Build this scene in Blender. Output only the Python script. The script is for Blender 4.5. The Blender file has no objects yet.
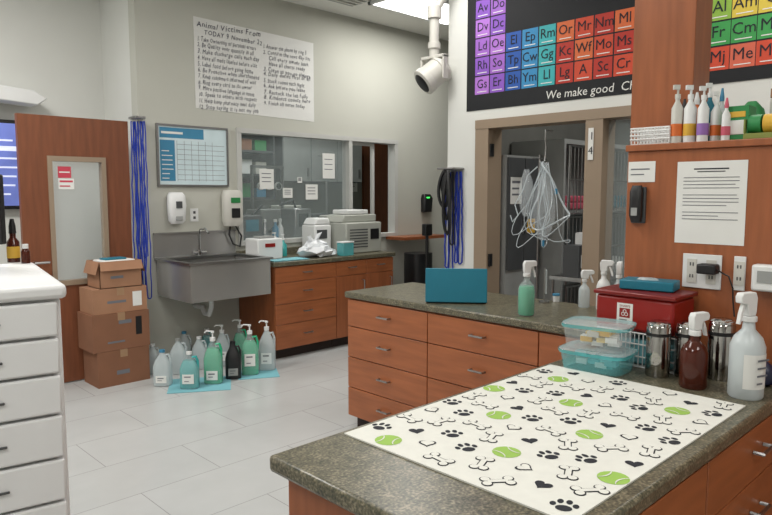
import bpy,bmesh,math,random
from mathutils import Vector,Matrix
random.seed(4)
PI=math.pi
sc=bpy.context.scene; col=sc.collection
sc.view_settings.view_transform='Standard'
# ---------------- camera model
FP=660.0; H=1.54; PT=math.atan(64.5/660); AZ=math.radians(45.68)
Fv=Vector((math.cos(AZ),math.sin(AZ),0)); Rv=Vector((math.sin(AZ),-math.cos(AZ),0)); C0=Vector((0,0,H))
def ray(u,v):
    dx=(u-386)/FP; dy=(257.5-v)/FP
    return Fv*(math.cos(PT)+dy*math.sin(PT))+Rv*dx+Vector((0,0,-math.sin(PT)+dy*math.cos(PT)))
def atz(u,v,z=.91): d=ray(u,v); return C0+d*((z-H)/d.z)
def atx(u,v,X): d=ray(u,v); return C0+d*(X/d.x)
def aty(u,v,Y): d=ray(u,v); return C0+d*(Y/d.y)
cd=bpy.data.cameras.new('camera'); cam=bpy.data.objects.new('camera',cd); col.objects.link(cam)
cam.location=C0; cam.rotation_euler=(PI/2-PT,0,AZ-PI/2); cd.sensor_width=36; cd.lens=FP*36/772; cd.clip_start=.02
sc.camera=cam
# ---------------- materials
def lin(c): return tuple(((x/255)/12.92 if x/255<=.04045 else ((x/255+.055)/1.055)**2.4) for x in c)
MC={}
def mk(n,c,rough=.5,metal=0,var=.06,scale=6,stretch=(1,1,1),bump=0,alpha=1,emit=0,trans=0,detail=3):
    if n in MC: return MC[n]
    m=bpy.data.materials.new(n); m.use_nodes=True; nt=m.node_tree; b=nt.nodes['Principled BSDF']
    tc=nt.nodes.new('ShaderNodeTexCoord'); mp=nt.nodes.new('ShaderNodeMapping'); mp.inputs['Scale'].default_value=stretch
    nz=nt.nodes.new('ShaderNodeTexNoise'); nz.inputs['Scale'].default_value=scale; nz.inputs['Detail'].default_value=detail
    rp=nt.nodes.new('ShaderNodeValToRGB'); l=lin(c)
    rp.color_ramp.elements[0].position=.3; rp.color_ramp.elements[1].position=.7
    rp.color_ramp.elements[0].color=tuple(x*(1-var) for x in l)+(1,); rp.color_ramp.elements[1].color=tuple(min(1,x*(1+var)) for x in l)+(1,)
    nt.links.new(tc.outputs['Object'],mp.inputs[0]); nt.links.new(mp.outputs[0],nz.inputs['Vector'])
    nt.links.new(nz.outputs['Fac'],rp.inputs[0]); nt.links.new(rp.outputs[0],b.inputs['Base Color'])
    b.inputs['Roughness'].default_value=rough; b.inputs['Metallic'].default_value=metal
    b.inputs['Alpha'].default_value=alpha; b.inputs['Transmission Weight'].default_value=trans
    if emit:
        nt.links.new(rp.outputs[0],b.inputs['Emission Color']); b.inputs['Emission Strength'].default_value=emit
    if bump:
        bp=nt.nodes.new('ShaderNodeBump'); bp.inputs['Strength'].default_value=bump; bp.inputs['Distance'].default_value=.01
        nt.links.new(nz.outputs['Fac'],bp.inputs['Height']); nt.links.new(bp.outputs[0],b.inputs['Normal'])
    MC[n]=m; return m
def laminate(n,cols,scale=140):
    m=bpy.data.materials.new(n); m.use_nodes=True; nt=m.node_tree; b=nt.nodes['Principled BSDF']
    tc=nt.nodes.new('ShaderNodeTexCoord'); nz=nt.nodes.new('ShaderNodeTexNoise'); nz.inputs['Scale'].default_value=scale; nz.inputs['Detail'].default_value=6
    n2=nt.nodes.new('ShaderNodeTexNoise'); n2.inputs['Scale'].default_value=28
    ad=nt.nodes.new('ShaderNodeMath'); ad.operation='MULTIPLY_ADD'; ad.inputs[1].default_value=.35
    rp=nt.nodes.new('ShaderNodeValToRGB'); e=rp.color_ramp.elements
    e[0].position=.5; e[0].color=lin(cols[0])+(1,); e[1].position=.85; e[1].color=lin(cols[3])+(1,)
    for p,c in ((.62,cols[1]),(.72,cols[2])): x=e.new(p); x.color=lin(c)+(1,)
    nt.links.new(tc.outputs['Object'],nz.inputs['Vector']); nt.links.new(tc.outputs['Object'],n2.inputs['Vector'])
    nt.links.new(n2.outputs['Fac'],ad.inputs[0]); nt.links.new(nz.outputs['Fac'],ad.inputs[2]); nt.links.new(ad.outputs[0],rp.inputs[0])
    nt.links.new(rp.outputs[0],b.inputs['Base Color']); b.inputs['Roughness'].default_value=.3
    return m
def tilemat():
    m=bpy.data.materials.new('floor_tile'); m.use_nodes=True; nt=m.node_tree; b=nt.nodes['Principled BSDF']
    tc=nt.nodes.new('ShaderNodeTexCoord'); br=nt.nodes.new('ShaderNodeTexBrick'); br.inputs['Scale'].default_value=1
    br.inputs['Brick Width'].default_value=.92; br.inputs['Row Height'].default_value=.46; br.inputs['Mortar Size'].default_value=.0025
    br.inputs['Color1'].default_value=lin((196,198,197))+(1,); br.inputs['Color2'].default_value=lin((192,194,193))+(1,); br.inputs['Mortar'].default_value=lin((158,158,157))+(1,)
    br.offset=.5
    nz=nt.nodes.new('ShaderNodeTexNoise'); nz.inputs['Scale'].default_value=3; nz.inputs['Detail'].default_value=6
    mx=nt.nodes.new('ShaderNodeMixRGB'); mx.blend_type='MULTIPLY'; mx.inputs[0].default_value=.2
    nt.links.new(tc.outputs['Object'],br.inputs['Vector']); nt.links.new(tc.outputs['Object'],nz.inputs['Vector'])
    nt.links.new(br.outputs['Color'],mx.inputs[1]); nt.links.new(nz.outputs['Fac'],mx.inputs[2]); nt.links.new(mx.outputs[0],b.inputs['Base Color'])
    b.inputs['Roughness'].default_value=.26
    return m
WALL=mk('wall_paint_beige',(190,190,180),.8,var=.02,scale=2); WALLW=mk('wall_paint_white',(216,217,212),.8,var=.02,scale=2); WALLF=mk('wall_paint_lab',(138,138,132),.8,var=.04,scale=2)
CEIL=mk('ceiling_paint',(232,231,225),.9,var=.02); FLOOR=tilemat()
WOOD=mk('cherry_wood',(156,91,54),.33,var=.17,scale=3,stretch=(1,1,10),detail=8)
WOODV=mk('cherry_wood_panel',(152,88,53),.36,var=.17,scale=3,stretch=(10,10,1),detail=8)
WOODD=mk('door_wood',(118,68,42),.5,var=.18,scale=3,stretch=(10,10,1),detail=8)
TOPM=laminate('speckled_laminate',((54,54,43),(84,82,66),(104,98,79),(142,134,112)))
TOE=mk('toe_kick_dark',(45,32,26),.7); STEEL=mk('brushed_steel',(165,165,165),.32,1,var=.08,scale=4,stretch=(1,1,20))
STEELD=mk('sink_steel',(176,175,172),.2,.62,var=.06,scale=2); CHROME=mk('chrome',(205,205,205),.12,1,var=.02)
WHITE=mk('white_plastic',(225,226,225),.4,var=.02); OFFW=mk('off_white_plastic',(202,200,192),.45,var=.03); PAPER=mk('paper',(224,224,220),.8,var=.02)
BLACK=mk('black_plastic',(22,22,24),.45,var=.1); INK=mk('ink',(30,32,40),.8); INKG=mk('grey_ink',(110,112,118),.8)
CARD=mk('cardboard',(132,90,66),.85,var=.08,scale=5); CARDD=mk('cardboard_light',(160,118,90),.85,var=.08); TAPE=mk('packing_tape',(160,128,98),.3)
TAN=mk('door_frame_tan',(146,128,108),.5,var=.03); GREYF=mk('window_frame_grey',(190,190,186),.4,var=.03)
TEAL=mk('teal_cover',(18,112,134),.45,var=.08); BLUEL=mk('blue_leash_webbing',(30,56,160),.7,var=.2,scale=60)
GRNL=mk('green_liquid',(44,170,124),.2,var=.05); TEALL=mk('teal_liquid',(58,162,160),.2,var=.05)
MILK=mk('milky_plastic',(208,218,220),.25,var=.03,alpha=.58); CLEAR=mk('clear_plastic',(215,225,228),.1,var=.02,alpha=.22)
GLASS=mk('window_glass',(205,218,218),.02,var=.01,alpha=.12); TEALP=mk('teal_translucent_plastic',(90,190,195),.25,var=.05,alpha=.6)
RED=mk('red_plastic',(140,22,16),.35,var=.06); AMBER=mk('amber_plastic',(74,26,12),.15,var=.1,alpha=.92); GREEN=mk('green_print',(150,188,84),.7,var=.03)
BRASSY=mk('screen_blue',(104,118,186),.3,emit=.5,var=.2,scale=3); SCRW=mk('screen_text',(206,212,236),.4,emit=.6)
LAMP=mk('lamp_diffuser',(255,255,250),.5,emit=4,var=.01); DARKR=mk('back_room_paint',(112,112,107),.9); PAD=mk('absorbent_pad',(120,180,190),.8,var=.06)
BLUEW=mk('whiteboard_blue',(60,130,165),.5); BOARD=mk('board_face',(205,222,226),.35); LIME=mk('led_green',(60,230,90),.4,emit=2)
PINK=mk('pink_plastic',(200,90,110),.5); YEL=mk('yellow_label',(215,170,60),.6); ORNG=mk('orange_label',(214,110,50),.6); NAVY=mk('navy_plastic',(26,30,60),.4)
GREENB=mk('green_box',(40,130,70),.5); PURP=mk('purple_print',(150,110,180),.7,var=.03); GREYP=mk('grey_plastic',(150,152,150),.5); DGREY=mk('dark_grey_plastic',(70,72,74),.5)
# ---------------- mesh builder
TXT={}
def textmesh(s,shear,off):
    k=(s,shear,off)
    if k not in TXT:
        c=bpy.data.curves.new('t','FONT'); c.body=s; c.size=1; c.shear=shear; c.offset=off; c.resolution_u=2
        o=bpy.data.objects.new('t',c); me=bpy.data.meshes.new_from_object(o); TXT[k]=me
        bpy.data.objects.remove(o)
    return TXT[k]
class MB:
    def __init__(s,mat=None):
        s.bm=bmesh.new(); s.mats=[]; s.i=0; s.M=Matrix()
        if mat: s.m(mat)
    def m(s,mat):
        if mat not in s.mats: s.mats.append(mat)
        s.i=s.mats.index(mat); return s
    def raw(s,vs,fs):
        v=[s.bm.verts.new(s.M@Vector(p)) for p in vs]
        for f in fs:
            try: s.bm.faces.new([v[k] for k in f]).material_index=s.i
            except ValueError: pass
        return s
    def box(s,x0,y0,z0,x1,y1,z1):
        return s.raw([(x0,y0,z0),(x1,y0,z0),(x1,y1,z0),(x0,y1,z0),(x0,y0,z1),(x1,y0,z1),(x1,y1,z1),(x0,y1,z1)],
          [(3,2,1,0),(4,5,6,7),(0,1,5,4),(1,2,6,5),(2,3,7,6),(3,0,4,7)])
    def loft(s,secs,n=28,cap0=True,cap1=True):
        vs=[];fs=[]
        for q in secs:
            z,rx,ry=q[0],q[1],q[2]; p=q[3] if len(q)>3 else 2; cx=q[4] if len(q)>4 else 0; cy=q[5] if len(q)>5 else 0
            for k in range(n):
                a=2*PI*k/n; c,d=math.cos(a),math.sin(a)
                vs.append((cx+rx*math.copysign(abs(c)**(2/p),c),cy+ry*math.copysign(abs(d)**(2/p),d),z))
        for j in range(len(secs)-1):
            for k in range(n): a=j*n+k; b=j*n+(k+1)%n; fs.append((a,b,b+n,a+n))
        if cap0: fs.append(tuple(range(n-1,-1,-1)))
        if cap1: fs.append(tuple((len(secs)-1)*n+k for k in range(n)))
        return s.raw(vs,fs)
    def cyl(s,c,r,z0,z1,n=20): return s.loft([(z0,r,r,2,c[0],c[1]),(z1,r,r,2,c[0],c[1])],n)
    def tube(s,pts,r,n=8,closed=False):
        pts=[Vector(p) for p in pts]; vs=[];fs=[]; N=len(pts); prev=None
        for j,p in enumerate(pts):
            a=pts[(j-1)%N] if (closed or j>0) else p; b=pts[(j+1)%N] if (closed or j<N-1) else p
            t=(b-a); t=t.normalized() if t.length>1e-9 else Vector((0,0,1))
            if prev is None: u=t.orthogonal().normalized()
            else:
                u=prev-t*prev.dot(t); u=u.normalized() if u.length>1e-6 else t.orthogonal().normalized()
            prev=u; w=t.cross(u)
            for k in range(n): an=2*PI*k/n; vs.append(tuple(p+u*math.cos(an)*r+w*math.sin(an)*r))
        for j in range(N if closed else N-1):
            for k in range(n): a=j*n+k; b=j*n+(k+1)%n; c=((j+1)%N)*n+(k+1)%n; d=((j+1)%N)*n+k; fs.append((a,b,c,d))
        if not closed: fs+= [tuple(range(n-1,-1,-1)),tuple((N-1)*n+k for k in range(n))]
        return s.raw(vs,fs)
    def prism(s,pts,y0,y1):
        n=len(pts); vs=[(x,y0,z) for x,z in pts]+[(x,y1,z) for x,z in pts]
        fs=[tuple(range(n)),tuple(range(2*n-1,n-1,-1))]+[(k,n+k,n+(k+1)%n,(k+1)%n) for k in range(n)]
        return s.raw(vs,fs)
    def flat(s,pts,z): return s.raw([(x,y,z) for x,y in pts],[tuple(range(len(pts)))])
    def quad(s,x0,z0,x1,z1,y): return s.raw([(x0,y,z0),(x1,y,z0),(x1,y,z1),(x0,y,z1)],[(0,1,2,3)])
    def text(s,t,size,x,z,y,center=True,shear=0,sx=1,off=0):
        me=textmesh(t,shear,off); w=max((v.co.x for v in me.vertices),default=0)
        ox=x-(w*size*sx/2 if center else 0)
        return s.raw([(ox+v.co.x*size*sx,y,z+v.co.y*size) for v in me.vertices],[tuple(p.vertices) for p in me.polygons])
    def hand(s,t,size,x,z,y,target,rnd):
        adv=[]
        for ch in t:
            if ch==' ': adv.append(.36)
            else: adv.append(max(v.co.x for v in textmesh(ch,.15,0).vertices)+.07)
        k=target/sum(adv); dz=rnd.uniform(-.1,.1)*size; sl=rnd.uniform(-.01,.02); cx=0
        for ch,ad in zip(t,adv):
            if ch!=' ':
                me=textmesh(ch,.15,0); q=size*rnd.uniform(.88,1.14); oz=dz+rnd.uniform(-.06,.06)*size+sl*cx; sh=rnd.uniform(-.08,.12)
                s.raw([(x+cx+(v.co.x+v.co.y*sh)*k,y,z+oz+v.co.y*q) for v in me.vertices],[tuple(p.vertices) for p in me.polygons])
            cx+=ad*k
        return s
    def jitter(s,a,zmin=None,seed=1):
        rnd=random.Random(seed)
        for v in s.bm.verts:
            v.co+=Vector((rnd.uniform(-a,a),rnd.uniform(-a,a),rnd.uniform(-a,a)))
            if zmin is not None: v.co.z=max(zmin,v.co.z)
        return s
    def mesh(s,name,smooth):
        me=bpy.data.meshes.new(name); s.bm.to_mesh(me); s.bm.free()
        for m in s.mats: me.materials.append(m)
        if smooth:
            me.polygons.foreach_set('use_smooth',[True]*len(me.polygons)); me.set_sharp_from_angle(angle=math.radians(38))
        return me
def _o(mb,name,bev,smooth):
    o=bpy.data.objects.new(name,mb.mesh(name,smooth)); col.objects.link(o)
    if bev:
        b=o.modifiers.new('bevel','BEVEL'); b.width=bev; b.segments=2; b.limit_method='ANGLE'; b.angle_limit=math.radians(50)
    return o
def P(mb,name,parent,bev=0,label=None,smooth=True):
    o=_o(mb,name,bev,smooth); o.parent=parent
    if label: o['label']=label
    return o
def O(mb,name,label,cat,loc=(0,0,0),rz=0,group=None,bev=0,smooth=True):
    o=_o(mb,name,bev,smooth); o.location=loc; o.rotation_euler=(0,0,rz); o['label']=label; o['category']=cat
    if group: o['group']=group
    return o
def S(mb,name,parent=None,bev=0):
    o=_o(mb,name,bev,False)
    if parent: o.parent=parent
    else: o['kind']='structure'
    return o
def T(name,label,cat,loc=(0,0,0),rz=0,group=None):
    o=bpy.data.objects.new(name,None); o.empty_display_size=.1; col.objects.link(o); o.location=loc; o.rotation_euler=(0,0,rz)
    if label: o['label']=label; o['category']=cat
    if group: o['group']=group
    return o
def TS(name,loc=(0,0,0),rz=0):
    o=T(name,None,None,loc,rz); o['kind']='structure'; return o
QX=-PI/2     # things on walls facing -X
# ---------------- room shell
CZ=3.45; YW=5.58; YL=6.3; XE=2.487; XR=4.3
S(MB(FLOOR).box(-2.6,-2.6,-.1,9.1,8.3,0),'floor'); S(MB(CEIL).box(-2.6,-2.6,CZ,9.1,8.3,CZ+.1),'ceiling')
wx0,wx1,wz0,wz1=3.44,5.63,1.03,2.16
m=MB(WALL).box(XE,YW,0,wx0,YW+.12,CZ).box(wx1,YW,0,9,YW+.12,CZ).box(wx0,YW,0,wx1,YW+.12,wz0).box(wx0,YW,wz1,wx1,YW+.12,CZ); S(m,'wall_back')
S(MB(WALLW).box(XE,YW+.12,0,XE+.12,8.2,CZ),'wall_corner'); S(MB(WALLW).box(-2.5,YL,0,XE,YL+.1,CZ),'wall_left')
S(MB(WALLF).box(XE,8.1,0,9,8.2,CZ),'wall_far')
oy0,oy1,oz=1.55,3.354,2.12
m=MB(WALLW).box(XR,oy1,0,XR+.14,3.66,CZ).box(XR,-2.5,0,XR+.14,oy0,CZ).box(XR,oy0,oz,XR+.14,oy1,CZ); S(m,'wall_right')
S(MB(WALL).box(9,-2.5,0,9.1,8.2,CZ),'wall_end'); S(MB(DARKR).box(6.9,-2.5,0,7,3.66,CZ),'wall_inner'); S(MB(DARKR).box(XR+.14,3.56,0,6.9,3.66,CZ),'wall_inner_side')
S(MB(WALLW).box(-2.6,-2.5,0,-2.5,YL+.1,CZ),'wall_rear'); S(MB(WALLW).box(-2.6,-2.6,0,9,-2.5,CZ),'wall_near')
S(MB(DGREY).box(XE,YW-.012,0,9,YW,.09),'baseboard_back'); S(MB(DGREY).box(XR-.012,-2.5,0,XR,oy0,.09),'baseboard_right')
# window in the back wall
w=TS('window_1',(0,0,0)); fr=MB(GREYF); y0,y1=YW-.02,YW+.1
for a in ((wx0,wz0,wx0+.05,wz1),(wx1-.05,wz0,wx1,wz1),(4.86,wz0+.04,4.91,wz1-.045)): fr.box(a[0],y0,a[1],a[2],y1,a[3])
for a in ((wx0-.002,wz1-.045,wx1+.002,wz1+.002),(wx0-.002,wz0-.002,wx1+.002,wz0+.04)): fr.box(a[0],y0-.004,a[1],a[2],y1+.004,a[3])
P(fr,'window_frame',w); P(MB(GLASS).box(wx0+.05,YW+.04,wz0+.04,4.86,YW+.045,wz1-.045),'glass_pane',w)
s2=MB(GREYF)
for a in ((4.91,wz0+.04,4.95,wz1-.045),(5.25,wz0+.04,5.29,wz1-.045),(4.95,wz0+.04,5.25,wz0+.08),(4.95,wz1-.085,5.25,wz1-.045)): s2.box(a[0],YW+.03,a[1],a[2],YW+.06,a[3])
P(s2,'sliding_sash',w)
# door frame and sidelight in right wall
w=TS('door_1',(0,0,0)); fr=MB(TAN)
for a in ((oy1-.13,0,oy1,oz-.07),(2.25,0,2.381,oz-.07),(oy0,0,oy0+.06,oz-.07)): fr.box(XR-.02,a[0],a[1],XR+.16,a[2],a[3])
fr.box(XR-.024,oy0,oz-.07,XR+.164,oy1,oz); P(fr,'door_frame',w)
h=MB(BLACK)
for z in (1.0,1.88): h.box(XR+.0,oy1-.145,z-.05,XR+.04,oy1-.131,z+.05)
P(h,'hinge',w); P(MB(GLASS).box(XR+.06,oy0+.06,.1,XR+.065,2.25,oz-.07),'sidelight_glass',w)
# wooden door with window, left
d=TS('door_2',(XE-.1,YW-.02,0)); dw=.85
m=MB(WOODD).box(-dw,0,.01,-dw+.2,.045,2.14).box(-.2,0,.01,0,.045,2.14).box(-dw+.2,.0003,.01,-.2,.0447,.80).box(-dw+.2,.0003,1.83,-.2,.0447,2.14); P(m,'door_leaf',d)
m=MB(TAN)
for a in ((-dw+.2,.84,-dw+.235,1.79),(-.235,.84,-.2,1.79),(-dw+.2,.8,-.2,.84),(-dw+.2,1.79,-.2,1.83)): m.box(a[0],-.012,a[1],a[2],.057,a[3])
P(m,'vision_frame',d); P(MB(GLASS).box(-dw+.235,.02,.84,-.235,.026,1.79),'vision_glass',d)
P(MB(STEEL).tube([(-dw+.06,-.05,1.0),(-dw+.17,-.05,1.0)],.01).tube([(-dw+.07,0,1.0),(-dw+.07,-.05,1.0)],.012),'door_handle',d)
STK=mk('sticker_pink_red',(196,66,84),.6)
m=MB(STK).quad(-.57,1.66,-.47,1.75,-.004).m(PAPER).quad(-.57,1.57,-.45,1.655,-.004).quad(-.56,1.70,-.48,1.71,-.005).m(STK).quad(-.56,1.625,-.46,1.64,-.005).quad(-.56,1.59,-.48,1.60,-.005)
O(m,'sticker','small pink and white sticker on the door window glass','sticker',(XE-.1,YW-.003,0),0,smooth=False)
# ---------------- cabinets (built facing -Y)
def pull(w,z,ln=.09):
    return MB(STEEL).tube([(w-ln/2,-.022,z),(w-ln/2,-.048,z),(w+ln/2,-.048,z),(w+ln/2,-.022,z)],.006,6)
def unit(label,loc,rz,w,dep,fronts,h=.87,toe=.1,name='drawer_cabinet',cat='cabinet'):
    r=T(name,label,cat,loc,rz)
    P(MB(WOODV).box(.001,0,toe,w-.001,dep,h),'body',r,.002); P(MB(TOE).box(.001,.06,0,w-.001,dep,toe),'toe_kick',r)
    for k,x0,x1,z0,z1 in fronts:
        g=.0025; f=P(MB(WOOD if k=='drawer' else WOODV).box(x0+g,-.02,z0+g,x1-g,-.0005,z1-g),k,r,.002)
        if k=='drawer': P(pull((x0+x1)/2,(z0+z1)/2+.01),'handle',f)
        else: P(MB(STEEL).tube([(x1-.05,-.02,z1-.16),(x1-.05,-.048,z1-.16),(x1-.05,-.048,z1-.06),(x1-.05,-.02,z1-.06)],.006,6),'handle',f)
    return r
def stack(w,zs): return [('drawer',0,w,zs[k+1],zs[k]) for k in range(len(zs)-1)]
unit('four drawer cherry cabinet beside the stainless sink',(3.43,4.97,0),0,.72,.6,stack(.72,[.865,.72,.52,.33,.1]),name='drawer_cabinet')
unit('cherry cabinet with two small drawers over doors under the lab window',(4.152,4.97,0),0,.79,.6,[('drawer',0,.4,.72,.865),('drawer',.4,.79,.72,.865),('door',0,.4,.1,.72),('door',.4,.79,.1,.72)],name='door_cabinet')
O(MB(TOPM).box(0,0,0,1.56,.62,.04).box(0,.62,0,1.56,.635,.11),'worktop','speckled dark laminate worktop running below the lab window','worktop',(3.41,4.94,.872),bev=.006)
XM=2.77
unit('four drawer cherry cabinet at the free end of the middle counter',(XM,3.17,0),QX,.69,.58,stack(.69,[.865,.69,.49,.29,.1]))
unit('wide drawer cabinet in the middle counter behind the patterned mat',(XM,2.479,0),QX,.73,.58,stack(.73,[.865,.69,.49,.29,.1]))
unit('narrow drawer cabinet of the middle counter hidden near the plastic tubs',(XM,1.748,0),QX,.44,.58,stack(.44,[.865,.69,.49,.29,.1]))
O(MB(TOPM).box(0,0,0,.64,1.88,.04),'worktop','speckled laminate worktop of the middle counter under teal laptop','worktop',(2.74,1.31,.872),bev=.008)
unit('cherry drawer cabinet under the nearest counter with silver pulls',(.9,.6,0),0,.8,.66,stack(.8,[.865,.7,.5,.3,.1]))
unit('right cherry drawer cabinet under the nearest counter beside the partition',(1.702,.6,0),0,.79,.66,stack(.79,[.865,.7,.5,.3,.1]))
O(MB(TOPM).box(0,0,0,1.63,.725,.042),'worktop','large nearest speckled worktop carrying the paw print mat','worktop',(.868,.57,.872),bev=.01)
O(MB(WOODV).box(0,-1.9,0,.26,0,1.7).box(-.012,-1.9,1.7,.27,.006,1.725),'partition_panel','tall cherry partition behind the nearest counter carrying outlets and notice','partition',(2.5,1.205,0),bev=.003)
c0=atx(634,20,2.6).y; c1=atx(696,20,2.6).y
O(MB(WOODV).box(0,c1-c0,0,.16,0,CZ-1.725),'wood_column','cherry wood column rising from the partition to the ceiling','column',(2.6,c0,1.725),bev=.003)
# ---------------- white drawer cart
cx=atz(61,284,1.3); r=T('drawer_cart','white plastic drawer cart at the left edge of the room','drawer cart',(cx.x,cx.y,0),math.radians(-10))
CW=mk('cart_white',(226,227,227),.4,var=.02)
P(MB(CW).box(-.7,.02,.05,0,.66,1.262),'body',r,.01); P(MB(CW).box(-.715,-.012,1.262,.012,.675,1.3),'top',r,.012)
zs=[1.258,1.16,1.06,.95,.83,.71,.56,.38,.2,.06]
for k in range(9):
    f=P(MB(CW).box(-.69,-.01,zs[k+1]+.004,-.012,.018,zs[k]-.004),'drawer',r,.006)
    P(MB(DGREY).box(-.40,-.018,(zs[k]+zs[k+1])/2-.004,-.145,-.0105,(zs[k]+zs[k+1])/2+.002),'handle',f,.002)
for a in ((-.64,.08),(-.06,.08),(-.64,.6),(-.06,.6)): P(MB(BLACK).cyl(a,.025,0,.05),'caster',r)
# ---------------- mat with print
m=MB(mk('mat_cloth',(220,220,212),.75,var=.03,scale=30)); MW,MD=.99,.655
m.box(0,0,0,MW,MD,.004)
def circ(x,y,rx,ry,rot=0,n=18): 
    return [(x+rx*math.cos(2*PI*k/n)*math.cos(rot)-ry*math.sin(2*PI*k/n)*math.sin(rot),y+rx*math.cos(2*PI*k/n)*math.sin(rot)+ry*math.sin(2*PI*k/n)*math.cos(rot)) for k in range(n)]
def rp_(x,y,a,px,py): return (x+px*math.cos(a)-py*math.sin(a),y+px*math.sin(a)+py*math.cos(a))
def paw(x,y,a,s):
    m.m(INK)
    for i,(ax,ay,rx,ry) in enumerate(((0,-.010,.018,.014),(-.024,.006,.007,.010),(-.0095,.021,.007,.011),(.0095,.021,.007,.011),(.024,.006,.007,.010))):
        q=rp_(x,y,a,ax*s,ay*s); m.flat(circ(q[0],q[1],rx*s,ry*s,a,14),.0046)
def bone(x,y,a,s):
    for e,z,mt in ((0,.0045,INK),(.0030,.0056,m.mats[0])):
        m.m(mt); hw=.0095-e
        m.flat([rp_(x,y,a,px,py) for px,py in ((-.024*s,-hw),(.024*s,-hw),(.024*s,hw),(-.024*s,hw))],z)
        for qx in (-.0275,.0275):
            for qy in (-.0115,.0115):
                q=rp_(x,y,a,qx*s,qy*s); m.flat(circ(q[0],q[1],.0140*s-e,.0140*s-e,0,18),z+(.0002 if qy>0 else .0001))
def hpts(x,y,a,c): 
    return [rp_(x,y,a,c*16*math.sin(t)**3,c*(13*math.cos(t)-5*math.cos(2*t)-2*math.cos(3*t)-math.cos(4*t))) for t in [2*PI*k/24 for k in range(24)]][::-1]
def heart(x,y,a,s): m.m(INK); m.flat(hpts(x,y,a,.0014*s),.0046)
def heart2(x,y,a,s): m.m(INK); m.flat(hpts(x,y,a,.0015*s),.0046); m.m(m.mats[0]); m.flat(hpts(x,y,a,.00115*s),.0055)
def ball(x,y,a,s):
    m.m(GREEN); m.flat(circ(x,y,.037*s,.037*s),.0046); m.m(m.mats[0])
    for sg in (-1,1):
        p=[rp_(x,y,a,sg*(.037-.023*math.cos(t))*s,.031*math.sin(t)*s) for t in [(-1+.2*j) for j in range(11)]]
        q=[rp_(x,y,a,sg*(.037-.019*math.cos(t))*s,.031*math.sin(t)*s) for t in [(-1+.2*j) for j in range(11)]]
        for j in range(10): m.flat([p[j],p[j+1],q[j+1],q[j]],.0056)
kinds=[paw,bone,ball,heart,bone,paw,bone,heart2]; rm=random.Random(17)
for j in range(8):
    for i in range(10):
        x=.05+i*.099+(.05 if j%2 else 0)+rm.uniform(-.005,.005); y=.04+j*.0825+rm.uniform(-.004,.004)
        if x>MW-.042: continue
        k=(i+j*3)%8; f=kinds[k]
        a=[-.2,-1.3,-.75,.35,-1.7][(i*2+j)%5]+rm.uniform(-.2,.2)
        if f in (paw,heart,heart2): a=rm.uniform(-.9,.7)-.7
        f(x,y,a,.94)
O(m,'counter_mat','white mat printed with paws bones hearts and green tennis balls','mat',(1.085,.612,.9145),smooth=False)
# ---------------- bottle makers
def spray(name,label,loc,rz,r,hb,bm,headm,lab=None,group=None,cat='spray bottle',labm=None,liq=None):
    t=T(name,label,cat,loc,rz,group)
    P(MB(bm).loft([(0,r*.92,r*.92),(.006,r,r),(hb*.68,r,r),(hb*.80,r*.8,r*.8),(hb*.90,r*.38,r*.38),(hb,r*.33,r*.33)]),'body',t)
    if liq: P(MB(liq).loft([(.004,r*.88,r*.88),(.01,r*.95,r*.95),(hb*.66,r*.95,r*.95),(hb*.76,r*.82,r*.82)]),'liquid',t)
    if labm:
        lm=MB(labm); n=12; vs=[];
        for z in (hb*.15,hb*.6):
            for k in range(n+1): a=-PI/2-1.1+2.2*k/n; vs.append(((r+.0012)*math.cos(a),(r+.0012)*math.sin(a),z))
        lm.raw(vs,[(k,k+1,n+2+k,n+1+k) for k in range(n)])
        if lab: 
            for q,ln in enumerate(lab): lm.m(INKG).quad(-r*.5,hb*(.52-.1*q),-r*.5+r*ln,hb*(.545-.1*q),-r-.0045)
        P(lm,'label',t)
    hh=.26*hb+.03
    hd=P(MB(headm).cyl((0,0),r*.45,hb,hb+.018).prism([(-.018,hb+.018),(.014,hb+.018),(.018,hb+.03),(.020,hb+hh*.8),(.012,hb+hh),(-.045,hb+hh),(-.052,hb+hh*.86),(-.050,hb+hh*.66),(-.022,hb+hh*.6)],-.012,.012),'spray_head',t,.003)
    P(MB(headm).prism([(-.034,hb+hh*.62),(-.026,hb+hh*.62),(-.036,hb+hh*.25),(-.044,hb-.004),(-.050,hb-.004),(-.044,hb+hh*.3)],-.006,.006),'trigger',hd)
    return t
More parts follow.
